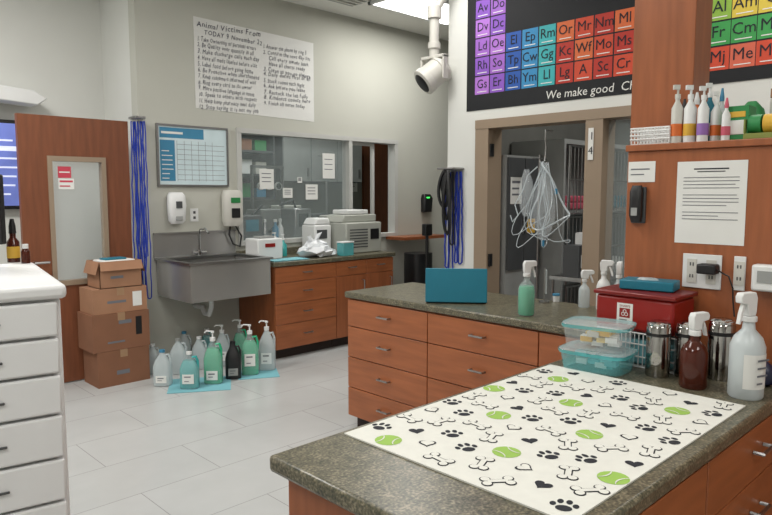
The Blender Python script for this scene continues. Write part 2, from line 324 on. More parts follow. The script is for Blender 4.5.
def jug(label,loc,rz,body,s=1,pump=None,cap=WHITE,lab=WHITE,hgt=.30,group='cleaning jugs on the floor by the sink',lh=(.16,.42)):
    t=T('jug',label,'jug',loc,rz,group); w=.070*s; d=.054*s; h=hgt*s
    liq=None
    if body in (GRNL,TEALL): liq=body; body=CLEAR
    P(MB(body).loft([(0,w*.93,d*.93,4),(.008,w,d,4),(h*.55,w,d,4),(h*.7,w*.82,d*.86,3),(h*.85,w*.45,d*.5,2.4),(h*.92,.02,.02),(h*.97,.02,.02)]),'body',t)
    if liq: P(MB(liq).loft([(.004,w*.88,d*.88,4),(.01,w*.97,d*.96,4),(h*.55,w*.97,d*.96,4),(h*.68,w*.82,d*.84,3),(h*.78,w*.6,d*.62,3)]),'liquid',t)
    P(MB(body if not liq else liq).tube([(w*.25,0,h*.86),(w*.7,0,h*.88),(w*.9,0,h*.75),(w*.88,0,h*.55)],.010*s),'handle',t)
    if lab: P(MB(lab).box(-w*.6,-d-.002,h*lh[0],w*.6,-d+.004,h*lh[1]).m(INKG).quad(-w*.4,h*(lh[1]-.08),w*.3,h*(lh[1]-.05),-d-.003).quad(-w*.4,h*(lh[0]+.06),w*.1,h*(lh[0]+.08),-d-.003),'label',t)
    if pump:
        p=P(MB(pump).cyl((0,0),.022,h*.94,h*1.02).cyl((0,0),.006,h*1.02,h*1.12).cyl((0,0),.014,h*1.12,h*1.16),'pump',t)
        P(MB(pump).tube([(0,0,h*1.15),(-.05,0,h*1.16),(-.065,0,h*1.12)],.006),'spout',p)
    else: P(MB(cap).cyl((0,0),.022,h*.95,h*1.02),'cap',t)
    return t
def sm(u,v,z=0): p=atz(u,v,z); return (p.x,p.y,z)
p=sm(200,386); O(MB(PAD).box(-.24,-.2,0,.24,.2,.004),'absorbent_pad','pale blue pad on the floor under the left green jugs','pad',(p[0]+.02,p[1]+.03,.001),-.55)
p=sm(256,376); O(MB(PAD).box(-.17,-.13,0,.17,.15,.004),'absorbent_pad','pale blue pad on the floor under the right teal pump jugs','pad',(p[0]+.04,p[1]+.03,.001),-.5)
PM=.0055
J=[(152,375,'small clear plastic jug at the left end of the jug row',MILK,.88,None,WHITE,None,.28),
(162,387,'translucent white jug with blue cap second in the jug row',MILK,1.0,None,BLUEW,PAPER,.28),
(178,375,'milky white jug with grey cap beside the teal filled jug',MILK,1.05,None,GREYP,None,.28),
(189,390,'squat jug of teal liquid with white label in front of the row',TEALL,1.05,None,WHITE,PAPER,.27),
(213,385,'green liquid jug with pale cap and pump in the row centre',GRNL,1.05,WHITE,WHITE,PAPER,.35),
(199,370,'translucent jug behind the teal filled jug below the sink drain',MILK,.92,None,WHITE,None,.3),
(222,367,'milky jug with pump standing behind the green jug',MILK,.92,WHITE,WHITE,WHITE,.34),
(233,380,'black plastic jug between the green and teal pump jugs',BLACK,.92,None,BLACK,GREYP,.33),
(250,376,'teal jug with white pump second from the right of the row',GRNL,1.05,WHITE,WHITE,PAPER,.35),
(267,371,'milky white jug with white pump beside the drawer cabinet',MILK,1.05,WHITE,WHITE,WHITE,.35),
(184,363,'clear jug with blue cap at the back under the sink',MILK,.9,None,BLUEW,None,.3),
(240,362,'green pump jug at the back between black and teal jugs',GRNL,.9,WHITE,WHITE,None,.36),
(207,360,'small teal jug standing at the back near the baseboard',TEALL,.82,None,WHITE,None,.34)]
for k,(u,v,l,b,s_,pu,cp,lb,hh) in enumerate(J):
    q=sm(u,v); jug(l,(q[0]+.03,q[1]+.04,PM),random.uniform(-.75,-.55),b,s_,pu,cp,lb,hh,lh=((.16,.42),(.1,.3),(.22,.5))[k%3])
# ---------------- cardboard boxes
def carton(label,x0,x1,y0,y1,z0,z1,mat,flaps=False,prints=(),rz=0):
    t=T('cardboard_box',label,'box',((x0+x1)/2,(y0+y1)/2,z0),rz,'cardboard boxes stacked by the door'); w=(x1-x0)/2; d=(y1-y0)/2; h=z1-z0
    if flaps:
        b=MB(mat).box(-w,-d,0,w,d,.005).box(-w,-d,0,w,-d+.005,h).box(-w,d-.005,0,w,d,h).box(-w,-d,0,-w+.005,d,h).box(w-.005,-d,0,w,d,h)
    else: b=MB(mat).box(-w,-d,0,w,d,h)
    for pr in prints: b.m(pr[4]).quad(pr[0]*w,pr[1]*h,pr[2]*w,pr[3]*h,-d-.001)
    P(b,'box_body',t)
    if flaps:
        for sx in (-1,1): P(MB(CARDD).raw([(sx*w,-d,h),(sx*w,d,h),(sx*(w+.03),d,h-.1),(sx*(w+.03),-d,h-.1)],[(0,1,2,3)]),'flap',t)
        P(MB(CARDD).raw([(-w,-d-.002,h),(w,-d-.002,h),(w,-d-.03,h-.07),(-w,-d-.03,h-.07)],[(0,1,2,3)]),'flap',t)
    else: P(MB(TAPE).box(-.03,-d-.001,h,.03,d,h+.0008).quad(-.03,h-.06,.03,h,-d-.0015),'tape',t)
    return t
carton('bottom box of the cardboard stack beside the wooden door',1.93,2.35,5.22,5.52,0,.285,CARD,prints=((-.3,.3,.2,.42,INKG),))
carton('second cardboard box from the floor with printed side',1.90,2.36,5.22,5.53,.287,.585,CARD,prints=((.5,.35,.72,.85,BLACK),(-.1,.7,.35,.8,INKG),(-.5,.2,.1,.25,INKG)))
carton('third cardboard box from the floor with a white mailing label',1.92,2.35,5.23,5.52,.587,.785,CARDD,prints=((.45,.2,.8,.8,PAPER),(-.5,.4,.2,.5,INKG)))
t=carton('topmost opened cardboard box with white packs inside',1.98,2.32,5.24,5.50,.787,1.0,CARDD,True,prints=((-.5,.35,.1,.45,INKG),))
O(MB(PAPER).box(-.13,-.10,0,.13,.10,.21).m(TEAL).box(-.10,-.06,.21,.08,.05,.225),'supply_pack','white folded supply pack inside the topmost cardboard box','pack',(2.15,5.37,.794),.1,bev=.01)
# ---------------- sink
r=T('sink','large stainless wall mounted scrub sink left of the drawers','sink',(2.60,4.95,0)); w,dp=.78,.61
b=MB(STEELD)
for sg,(x0,yy0,x1,yy1) in enumerate(((0,0,w,.02),(0,dp-.05,w,dp),(.0,.02,.02,dp-.05),(w-.02,.02,w,dp-.05))): b.box(x0,yy0,.65,x1,yy1,.95)
b.box(.001,.001,.635,w-.001,dp-.001,.65); P(b,'basin',r)
b=MB(STEEL)
for (x0,yy0,x1,yy1) in ((-.02,-.02,w+.02,.03),(-.02,dp-.08,w+.02,dp+.01),(-.02,.03,.03,dp-.08),(w-.03,.03,w+.02,dp-.08)): b.box(x0,yy0,.95,x1,yy1,.968)
P(b,'rim',r); P(MB(STEELD).box(-.02,dp,.968,w+.02,dp+.015,1.19).box(-.02,dp-.012,1.178,w+.02,dp,1.19),'backsplash',r)
P(MB(CHROME).cyl((.40,dp-.03),.022,.968,1.02).tube([(.40,dp-.03,1.0),(.40,dp-.03,1.16),(.40,dp-.06,1.21),(.40,dp-.14,1.22),(.40,dp-.2,1.18)],.011).tube([(.33,dp-.03,1.0),(.47,dp-.03,1.0)],.014),'faucet',r)
P(MB(WHITE).tube([(.36,.32,.64),(.36,.32,.52),(.36,.36,.45),(.36,.44,.45),(.36,.48,.5),(.36,.62,.5)],.022),'drain_pipe',r)
P(MB(STEEL).cyl((.36,.32),.045,.59,.635),'drain_basket',r)
# ---------------- wall items on the back wall
def onback(u,v,off=0): p=aty(u,v,YW-off); return p
a=onback(155,123); c=onback(228,187); W=c.x-a.x; Hh=a.z-c.z
r=T('whiteboard','framed pale blue schedule board above the sink','board',(a.x,YW-.001,c.z))
m=MB(BOARD).box(.015,-.012,.015,W-.015,-.002,Hh-.015).m(BLUEW).quad(.03,Hh-.12,W-.25,Hh-.03,-.0125).quad(.03,.05,.17,Hh-.14,-.0125).m(INKG)
for k in range(8): m.quad(.19,.06+k*.045,W-.04,.063+k*.045,-.0126)
for k in range(6): m.quad(.19+k*.07,.05,.193+k*.07,Hh-.14,-.0126)
m.m(PAPER)
for k in range(7): m.quad(.045,.07+k*.04,.045+random.uniform(.06,.11),.078+k*.04,-.0135)
m.quad(.045,Hh-.085,.25,Hh-.065,-.0135); P(m,'board_face',r,smooth=False)
m=MB(STEEL)
for q in ((.018,0,W-.018,.018),(.018,Hh-.018,W-.018,Hh),(0,0,.018,Hh),(W-.018,0,W,Hh)): m.box(q[0],-.022,q[1],q[2],-.001,q[3])
P(m,'frame',r)
a=onback(193,16); c=onback(314,122); W=c.x-a.x; Hh=a.z-c.z
L1=['1. Take Ownership of personal errors','2. Be Quality over quantity in all','3. Make discharge calls each day','4. Have all meds labeled before visit','5. Label food before going home','6. Be Proactive when shorthanded','7. Keep customers informed of wait','8. Ring every card to its owner','9. More positive language in notes','10. Speak to others with respect','11. Help keep pharmacy neat daily','12. Stop saying it is not my job']
L2=['1. Answer the phone by ring 3','2. Confirm the next day list','    Call every owner back','    Have all charts ready','3. Clean as you go always','4. Daily duties first of all','5. Stock rooms each night','6. Ask before you leave','7. Restock the lab fully','8. Kindness counts here','9. Finish all notes today']
m=MB(PAPER); n=10
gv=[];gf=[]; rr=random.Random(2)
for j in range(n+1):
    for i in range(n+1):
        tx,tz=i/n,j/n; gv.append((W*tx,rr.uniform(-.0012,.0012),(Hh*.03*(1-tx))*(1-tz)+tz*(Hh*(1-.035*tx))))
for j in range(n):
    for i in range(n): q=j*(n+1)+i; gf.append((q,q+1,q+n+2,q+n+1))
m.raw(gv,gf).m(mk('marker_ink',(26,28,60),.8)); hr=random.Random(8)
m.hand('Animal Victims From',.07,.03,Hh-.08,-.004,W*.50,hr).hand('TODAY 9 November 22',.062,.10,Hh-.145,-.004,W*.46,hr)
for k,l in enumerate(L1): m.hand(l,.055,.03,Hh-.21-k*.0545,-.004,W*hr.uniform(.42,.49),hr)
for k,l in enumerate(L2): m.hand(l,.055,W*.54,Hh-.165-k*.0545,-.004,W*hr.uniform(.36,.43),hr)
O(m,'handwritten_poster','large white paper sheet with handwritten list high on the wall','poster',(a.x,YW-.003,c.z),smooth=False)
a=onback(174,208); r=T('soap_dispenser','small white oval soap dispenser above the sink','soap dispenser',(a.x,YW,a.z-.14))
P(MB(WHITE).loft([(0,.05,.03,3,0,-.045),(.03,.075,.045,3,0,-.047),(.16,.085,.05,3,0,-.051),(.25,.08,.045,3,0,-.047),(.28,.06,.03,3,0,-.04)]),'housing',r); P(MB(GREYP).box(-.03,-.105,.03,.03,-.08,.07),'push_bar',r,.004)
P(MB(DGREY).loft([(.14,.03,.004,2,0,-.102),(.2,.03,.004,2,0,-.102)],16),'level_window',r)
a=onback(229,208); r=T('towel_dispenser','white rounded dispenser with green front beside the lab window','dispenser',(a.x,YW,a.z-.17))
P(MB(OFFW).loft([(0,.08,.05,3,0,-.051),(.05,.1,.06,3,0,-.061),(.3,.1,.06,3,0,-.061),(.34,.08,.05,3,0,-.051)]),'housing',r); P(MB(GREENB).box(-.05,-.128,.22,.05,-.12,.27).m(BLACK).box(-.045,-.129,.08,.045,-.12,.17),'front_label',r,.003)
P(MB(BLACK).tube([(-.02,-.05,.01),(-.04,-.06,-.08),(.0,-.06,-.17),(.08,-.05,-.2),(.1,-.05,-.1),(.06,-.04,-.03),(.03,-.05,.01)],.008),'cord',r)
a=onback(194,215); O(MB(WHITE).box(-.04,-.008,-.06,.04,-.001,.06).m(DGREY).box(-.012,-.0095,.012,.012,-.008,.036).box(-.012,-.0095,-.036,.012,-.008,-.012),'wall_outlet','white double wall outlet above the sink faucet','outlet',(a.x,YW,a.z),bev=.002)
a=onback(424,203); O(MB(BLACK).loft([(-.11,.07,.04,4,0,-.042),(.06,.08,.045,4,0,-.047),(.11,.06,.03,4,0,-.035)]).m(LIME).box(-.05,-.095,.06,.0,-.088,.075),'wall_charger','black wall device with green light right of the lab window','wall device',(a.x,YW,a.z))
a=aty(396,240,5.4); O(MB(WOODV).box(0,0,0,.75,.3,.035),'wall_ledge','narrow cherry ledge on the wall beyond the lab window','ledge',(a.x,5.27,a.z))
a=aty(427,240,4.6); r=T('rolling_stand','black pole stand with base beyond the middle counter','stand',(a.x,4.6,0))
P(MB(BLACK).cyl((0,0),.016,.05,1.2),'pole',r); P(MB(BLACK).tube([(-.2,0,.05),(.2,0,.05)],.015).tube([(0,-.2,.05),(0,.2,.05)],.015),'base',r)
for q in ((-.2,0),(.2,0),(0,-.2),(0,.2)): P(MB(BLACK).cyl(q,.022,0,.045),'caster',r)
P(MB(BLACK).box(-.05,-.03,1.1,.05,.03,1.22),'control_box',r,.006)
a=aty(410,282,5.2); O(MB(BLACK).loft([(0,.11,.11,3),(.5,.15,.14,3),(.86,.15,.14,3)]),'waste_bin','tall black bin beyond the free end of the middle counter','bin',(a.x+.05,5.12,0))
# ---------------- counter under window items
r=T('tissue_machine','small white countertop unit with red label beside the sink','device',(3.55,5.30,.913))
P(MB(WHITE).box(-.14,-.11,0,.14,.11,.2),'housing',r,.012); P(MB(RED).box(-.06,-.114,.12,.05,-.108,.155),'label',r); P(MB(GREYP).box(-.08,-.06,.2,.08,.06,.22),'lid',r,.004)
O(MB(PAD).raw([(-.16,-.12,.002),(.24,-.13,.002),(.24,.06,.002),(-.14,.05,.002),(-.16,-.12,.012),(.24,-.13,.006),(.24,.06,.012),(-.14,.05,.006)],[(3,2,1,0),(4,5,6,7),(0,1,5,4),(1,2,6,5),(2,3,7,6),(3,0,4,7)]),'paper_pad','pale blue pad lying on the window counter beside the white unit','pad',(3.60,5.10,.913))
m=MB(mk('plastic_bag',(226,229,232),.3,var=.04,alpha=.95)); secs=[]
for k in range(8):
    rr=[.16,.21,.21,.19,.15,.11,.09,.05][k]; secs.append((.004+k/7*.15,rr*1.05,rr*.6,2.2,.03*math.sin(k*1.3),.01*math.cos(k)))
m.loft(secs,16).jitter(.02,.001,15)
m.raw([(-.02,0,.13),(.03,.01,.14),(.09,.0,.24),(.03,.02,.22)],[(0,1,2,3)]).raw([(.0,0,.13),(-.05,.01,.12),(-.10,.0,.20),(-.04,.02,.21)],[(0,1,2,3)])
O(m,'plastic_bag','crumpled white plastic bag on the counter under the lab window','bag',(4.05,5.15,.915),smooth=False)
r=T('analyzer','boxy light grey lab analyzer at the right of window counter','lab machine',(4.43,5.12,.913)); AN=mk('analyzer_beige',(172,174,166),.5,var=.03)
P(MB(AN).box(0,0,0,.50,.36,.32).prism([(0,.321),(.5,.321),(.5,.40),(.05,.40)],.08,.355),'housing',r,.012)
m=MB(DGREY)
for k in range(7): m.box(.05,-.003,.06+k*.03,.30,.001,.072+k*.03)
P(m,'vent_slots',r); P(MB(BLACK).box(.34,-.004,.14,.46,.001,.25),'screen',r); P(MB(WHITE).box(.1,.1,.402,.4,.34,.45),'top_tray',r,.01)
r=T('centrifuge','small boxy white machine left of the analyzer','lab machine',(4.28,5.42,.913))
P(MB(WHITE).box(-.11,-.11,0,.11,.11,.30).prism([(-.11,.301),(.11,.301),(.09,.37),(-.06,.37)],-.10,.10),'housing',r,.015); P(MB(DGREY).box(-.08,-.115,.16,.05,-.11,.25),'screen',r)
O(MB(TEALP).box(-.07,-.05,0,.07,.05,.13).m(WHITE).box(-.075,-.055,.13,.075,.055,.142),'teal_tub','teal tub with white lid standing in front of the small machine','tub',(4.34,5.03,.913),bev=.005)
for k,(x,mm,l) in enumerate(((3.76,MILK,'tall clear pump bottle beside the white unit at window counter'),(3.86,TEALL,'small teal pump bottle right of the clear one under the window'))):
    t=T('pump_bottle',l,'bottle',(x,5.42,.913)); P(MB(mm).loft([(0,.035,.035),(.13-.02*k,.035,.035),(.16-.02*k,.012,.012),(.18-.02*k,.012,.012)]),'body',t); P(MB(WHITE).cyl((0,0),.014,.18-.02*k,.2-.02*k).cyl((0,0),.004,.2-.02*k,.23-.02*k).box(-.03,-.006,.23-.02*k,.01,.006,.24-.02*k),'pump',t)
# ---------------- lab room beyond window
r=T('lab_bench','long white bench inside the lab beyond the window','bench',(3.0,6.9,0)); P(MB(OFFW).box(0,0,.88,4.2,.6,.92),'bench_top',r); P(MB(GREYP).box(.02,.05,0,4.18,.6,.88),'bench_base',r)
r=T('window_bench','narrow steel bench standing directly behind the lab window','bench',(3.55,5.8,0)); P(MB(STEEL).box(0,0,.98,2.0,.35,1.01),'bench_top',r)
for q in ((.03,.03),(1.97,.03),(.03,.32),(1.97,.32)): P(MB(STEEL).cyl(q,.015,0,.98),'leg',r)
r=T('wall_cupboard','dark wall cupboard hanging in the lab beyond the window','cupboard',(5.5,7.7,1.7)); P(MB(DGREY).box(0,.02,0,1.5,.4,.7),'body',r)
for k in range(3): f=P(MB(GREYP).box(.01+k*.5,0,.01,.49+k*.5,.02,.69),'door',r); P(MB(STEEL).box(.42+k*.5,-.02,.08,.44+k*.5,0,.2),'handle',f)
r=T('open_shelving','dark open shelving unit on the far lab wall','shelf',(3.9,7.75,1.45)); P(MB(DGREY).box(0,0,0,.03,.34,.95).box(1.47,0,0,1.5,.34,.95).box(0,.32,0,1.5,.345,.95),'side_frame',r)
for z in (0,.32,.64,.92): P(MB(DGREY).box(.03,0,z,1.47,.32,z+.03),'shelf_board',r)
rr=random.Random(9); cl=[('white',WHITE),('blue',BLUEW),('brown',CARD),('cream',OFFW),('teal',TEAL),('green',GREENB),('red',RED)]; pos=['leftmost','second','third','fourth','fifth','rightmost']
for j,rown in enumerate(('bottom','middle','top')):
    for k in range(6):
        cn,mm=cl[(k*3+j*2)%7]; h_=rr.uniform(.12,.25); w_=rr.uniform(.06,.10)
        O(MB(mm).box(-w_,-.08,0,w_,.08,h_),'storage_box',f'{pos[k]} {cn} box on the {rown} shelf of the dark lab shelving','box',(4.06+k*.235,7.93,1.45+.032+.32*j),bev=.006)
for k,(x,z,l) in enumerate(((3.55,1.55,'white sheet pinned left of the dark lab shelving'),(5.47,2.05,'white sheet pinned between lab shelving and cupboard'),(7.15,1.7,'white sheet pinned beside the brown lab door'))):
    O(MB(PAPER).box(-.1,-.002,-.14,.1,0,.14).m(INKG).quad(-.07,.06,.06,.07,-.004).quad(-.07,.0,.07,.01,-.004).quad(-.07,-.06,.04,-.05,-.004),'wall_sheet',l,'notice',(x,8.098,z),smooth=False)
def machine(x,l,w,h,mm,sc2=BLACK,y=7.15,z=.92):
    t=T('lab_instrument',l,'lab machine',(x,y,z)); P(MB(mm).box(-w/2,-.13,0,w/2,.15,h),'housing',t,.012); P(MB(sc2).box(-w*.3,-.134,h*.45,w*.3,-.129,h*.85),'screen',t); P(MB(GREYP).box(-w*.3,-.16,.01,w*.3,-.13,.04),'tray',t,.004)
machine(4.15,'white lab instrument at the left of the bench behind the window',.34,.36,WHITE); machine(4.65,'grey squat lab instrument on the bench behind the window',.36,.26,GREYP); machine(5.15,'tall cream lab instrument on the bench behind the window',.3,.46,OFFW); machine(5.65,'dark lab instrument right on the bench behind the window',.32,.34,DGREY,TEAL)
machine(3.78,'dark instrument directly behind the left part of the window',.26,.30,DGREY,TEAL,5.98,1.01); machine(4.44,'silver boxed instrument directly behind the window middle',.22,.36,STEEL,BLACK,5.98,1.01); machine(4.98,'small cream instrument behind the window near the sliding sash',.2,.27,OFFW,BLACK,5.98,1.01)
for k,(x,y,z,mm,l) in enumerate(((4.41,7.05,.92,BLUEW,'blue bottle on the lab bench between two instruments'),(4.91,7.05,.92,AMBER,'amber bottle on the lab bench beside tall instrument'),(5.4,7.05,.92,TEALL,'teal bottle on the lab bench by dark instrument'),
   (4.0,5.95,1.01,STEEL,'steel bottle behind the window beside the dark instrument'),(4.1,5.9,1.01,BLUEW,'blue bottle standing just behind the window glass'),(4.22,5.98,1.01,WHITE,'white bottle behind the window beside the blue one'),(4.68,5.93,1.01,AMBER,'amber bottle behind the window right of silver instrument'),(4.8,5.97,1.01,GREYP,'grey bottle behind the window beside the amber one'))):
    t=T('lab_bottle',l,'bottle',(x,y,z)); P(MB(mm).loft([(0,.035,.035),(.15,.035,.035),(.19,.014,.014),(.22,.014,.014)]),'body',t); P(MB(WHITE).cyl((0,0),.018,.22,.25),'cap',t)
r=T('equipment_arm','jointed black equipment arm and pole inside the lab window','equipment stand',(3.78,6.5,0))
P(MB(DGREY).cyl((0,0),.02,.04,2.15),'pole',r); P(MB(DGREY).loft([(0,.22,.22),(.04,.2,.2)]),'base',r)
P(MB(BLACK).tube([(0,0,2.1),(.22,0,2.02),(.08,-.05,1.82),(.3,-.05,1.68)],.02),'arm',r); P(MB(DGREY).box(-.16,-.12,1.62,.1,0,1.82).m(GREYP).box(-.2,-.1,1.3,.16,.1,1.5),'monitor_head',r,.01)
P(MB(BLACK).tube([(0,0,1.6),(-.14,0,1.5),(-.05,-.05,1.35),(-.16,0,1.2),(-.02,0,1.1)],.012).tube([(.1,0,1.62),(.24,0,1.5),(.16,0,1.35),(.28,0,1.2)],.010),'hose',r)
P(MB(STEEL).box(-.25,-.15,1.25,.25,.15,1.28),'shelf',r)
r=T('anesthesia_machine','tall grey machine with round gauges and hoses in the lab','lab machine',(4.45,6.55,0)); P(MB(GREYP).box(-.2,-.15,.1,.2,.15,1.35),'cabinet_body',r,.01); P(MB(STEEL).box(-.22,-.02,1.35,-.2,.02,1.85).box(.2,-.02,1.35,.22,.02,1.85).box(-.22,-.02,1.83,.22,.02,1.86),'rail_frame',r)
for k in range(3): 
    q=MB(WHITE); q.M=Matrix.Translation((-.12+.12*k,-.04,1.62))@Matrix.Rotation(PI/2,4,'X'); q.loft([(-.01,.045,.045),(.02,.045,.045)]).m(BLACK).loft([(.0201,.036,.036),(.021,.036,.036)]); P(q,'gauge',r)
P(MB(BLACK).tube([(-.15,-.1,1.4),(-.3,-.15,1.3),(-.3,-.15,1.15),(-.1,-.18,1.1),(.1,-.18,1.25)],.016).tube([(.1,-.1,1.4),(.28,-.12,1.45),(.34,-.12,1.3),(.2,-.16,1.12)],.016),'hose',r)
for q_ in ((-.16,-.12),(.16,-.12),(-.16,.12),(.16,.12)): P(MB(BLACK).cyl(q_,.03,0,.1),'caster',r)
r=T('drip_stand','steel drip stand with hanging bag inside the lab','stand',(5.3,6.5,0)); P(MB(STEEL).cyl((0,0),.012,.03,2.05).tube([(-.12,0,2.0),(.12,0,2.0)],.008),'pole',r); P(MB(DGREY).loft([(0,.2,.2),(.03,.18,.18)]),'base',r); P(MB(MILK).loft([(1.7,.05,.015),(1.73,.06,.025),(1.95,.06,.02),(1.98,.03,.006)],16),'fluid_bag',r)
for k,(u,v,w_,h_,l) in enumerate(((267,179,.17,.2,'white paper notice taped inside the lab window near its left'),(329,166,.17,.27,'tall white notice taped at the right of large window pane'),(312,192,.16,.16,'square notice low on the large window pane'),(300,180,.06,.06,'tiny paper note stuck on the middle of window pane'),(288,193,.12,.1,'small pale note left of the square notice on window'))):
    p=aty(u,v,YW+.03); m=MB(PAPER).box(-w_/2,-.001,-h_/2,w_/2,.001,h_/2).m(INKG)
    for q in range(3): m.quad(-w_*.35,h_*(.25-.2*q),w_*.3,h_*(.25-.2*q)+.008,-.002)
    O(m,'window_notice',l,'notice',(p.x,YW+.035,p.z),smooth=False)
O(MB(WOODD).box(0,0,0,.75,.05,2.4).m(STEEL).box(.06,-.03,1.0,.16,0,1.03),'wooden_panel_door','brown wooden door at the far side of the lab','door',(7.35,8.04,0))
# ---------------- left wall items
a=aty(25,121,YL-.05); c=aty(25,209,YL-.05); r=T('television','wall mounted flat screen showing blue display at the left edge','television',(a.x,YL-.002,c.z)); hh=a.z-c.z
P(MB(BLACK).box(-1.0,-.06,0,0,-.02,hh),'bezel',r,.005); m=MB(BRASSY).quad(-.98,.03,-.02,hh-.03,-.0615).m(SCRW)
for k in range(7): m.quad(-.3,.12+k*.075,-.3+random.uniform(.12,.24),.135+k*.075,-.063)
m.quad(-.98,hh-.26,-.02,hh-.22,-.063); P(m,'screen',r,smooth=False); P(MB(DGREY).box(-.6,-.02,.2,-.4,0,.4),'bracket',r)
a=aty(20,95,YL-.1); r=T('wall_projector','white slanted lamp housing on the wall above the television','projector',(a.x-.13,YL,a.z-.05))
P(MB(WHITE).prism([(-.35,.0),(.22,-.04),(.3,.02),(.2,.08),(-.35,.12)],-.25,-.04),'housing',r,.01); P(MB(GREYP).box(-.1,-.04,0,.05,0,.1),'mount',r)
# ---------------- leashes
def leash(x,y,z,L,rz,mat,label,group,seed,rad=.010,wmax=.016,amp=.004):
    rnd=random.Random(seed); w=rnd.uniform(.005,wmax); pts=[]; n=14; L*=rnd.uniform(.66,1.0)
    for k in range(n+1): t=k/n; pts.append((-.006-w*math.sin(t*PI*.5)+rnd.uniform(-amp,amp),rnd.uniform(-.003,.003),-L*t))
    for k in range(1,6): a=PI*k/6; pts.append((-w*math.cos(a),0,-L-w*math.sin(a)))
    for k in range(n,-1,-1): t=k/n; pts.append((.006+w*math.sin(t*PI*.5)+rnd.uniform(-amp,amp),rnd.uniform(-.003,.003),-L*t))
    r=T('leash',label,'leash',(x,y,z),rz,group); P(MB(mat).tube(pts,rad,6,True),'webbing',r)
    P(MB(STEEL).tube([(0,0,.0),(.008,0,.012),(0,0,.022),(-.008,0,.012)],.003,6,True),'clip',r)
a=aty(141,122,YW-.06); r=T('leash_hook','steel hook rail holding the blue leashes beside the wooden door','hook',(2.44,YW-.005,a.z)); P(MB(STEEL).box(-.04,-.14,.02,.05,.0,.04),'rail',r,.003)
for k in range(6): leash(2.42+.012*k,YW-.025-.019*k,a.z+.002,1.64,0,BLUEL,'blue webbing leash hanging between the wooden door and sink wall','blue leashes by the wooden door',k,.0052,.02,.006)
a=atx(452,172,XR-.05); r=T('leash_hook','steel hook holding blue and black cords near the doorway','hook',(XR,a.y,a.z)); P(MB(STEEL).box(-.15,-.09,.02,0,.08,.035),'rail',r,.003)
for k in range(5): leash(XR-.02-.014*(k%3),a.y-.07+.033*k,a.z+.002,.84,PI/2,BLUEL if k!=2 else BLACK,'blue cord loop hanging on the white wall left of the doorway' if k!=2 else 'black cord loop hanging among the blue cords left of doorway','cords by the doorway' if k!=2 else None,20+k,.007)
r=T('dog_harness','bulky black harness hanging over the blue cords left of the doorway','harness',(XR-.125,a.y,a.z+.01),QX)
for k,(w_,l_,ox) in enumerate(((.05,.40,0),(.065,.30,-.02),(.04,.52,.03))):
    n=22; pts=[(ox+w_*math.sin(2*PI*j/n)*((1-math.cos(2*PI*j/n))/2)**.4,.010*math.sin(4*PI*j/n+k)-.015*k+.01,-.0-l_*(1-math.cos(2*PI*j/n))/2) for j in range(n)]
    P(MB(BLACK).tube(pts,.014,6,True),'strap',r)
P(MB(BLACK).loft([(-.20,.045,.02),(-.14,.06,.028),(-.06,.045,.022),(-.03,.02,.015)],16).jitter(.004,None,4),'chest_pad',r)
# ---------------- camera on bracket
a=atx(434,74,4.16); r=T('security_camera','white jointed security camera on a wall bracket left of the periodic chart','camera',(4.16,a.y,a.z))
P(MB(OFFW).box(.10,-.24,.70,.139,-.12,.92).tube([(.12,-.18,.82),(.06,-.12,.70),(0,-.01,.50)],.034,10).tube([(0,0,.52),(0,0,.12)],.040,12).cyl((0,0),.058,.44,.54).cyl((0,0),.052,.20,.25),'bracket',r,.004)
RM=Matrix.Rotation(math.radians(48),4,'Y')@Matrix.Rotation(math.radians(22),4,'X')
q=MB(OFFW); q.M=RM; q.loft([(-.13,.098,.098),(-.12,.112,.112),(-.07,.112,.112),(-.065,.104,.104),(.05,.104,.104),(.055,.112,.112),(.09,.112,.112),(.12,.08,.08)]); P(q,'housing',r)
q=MB(BLACK); q.M=RM; q.loft([(-.145,.05,.05),(-.138,.075,.075),(-.1305,.084,.084)]); P(q,'lens',r)
P(MB(OFFW).box(-.03,-.128,-.05,.03,-.112,.14).box(-.03,.112,-.05,.03,.128,.14).box(-.03,-.128,.12,.03,.128,.145),'yoke',r,.004)
# ---------------- ceiling fixtures
def fixture(x,y,l,rz=0,sx=1.2,sy=.6):
    t=T('ceiling_light',l,'ceiling light',(x,y,CZ-.03),rz); 
    m=MB(WHITE)
    for q in ((-sx/2,-sy/2,sx/2,-sy/2+.03),(-sx/2,sy/2-.03,sx/2,sy/2),(-sx/2,-sy/2,-sx/2+.03,sy/2),(sx/2-.03,-sy/2,sx/2,sy/2)): m.box(q[0],q[1],0,q[2],q[3],.03)
    P(m,'frame',t); P(MB(LAMP).box(-sx/2+.03,-sy/2+.03,.005,sx/2-.03,sy/2-.03,.02),'diffuser',t)
fixture(5.25,4.72,'bright rectangular ceiling light panel at the top of the view')
r=T('ceiling_vent','beige slotted ceiling vent left of the light panel','vent',(4.35,5.0,CZ-.02)); m=MB(OFFW)
for k in range(6): m.box(-.25,-.2+k*.07,0,.25,-.17+k*.07,.015)
P(m,'slats',r); P(MB(GREYP).box(-.28,-.24,.012,.28,.24,.02),'backing',r)
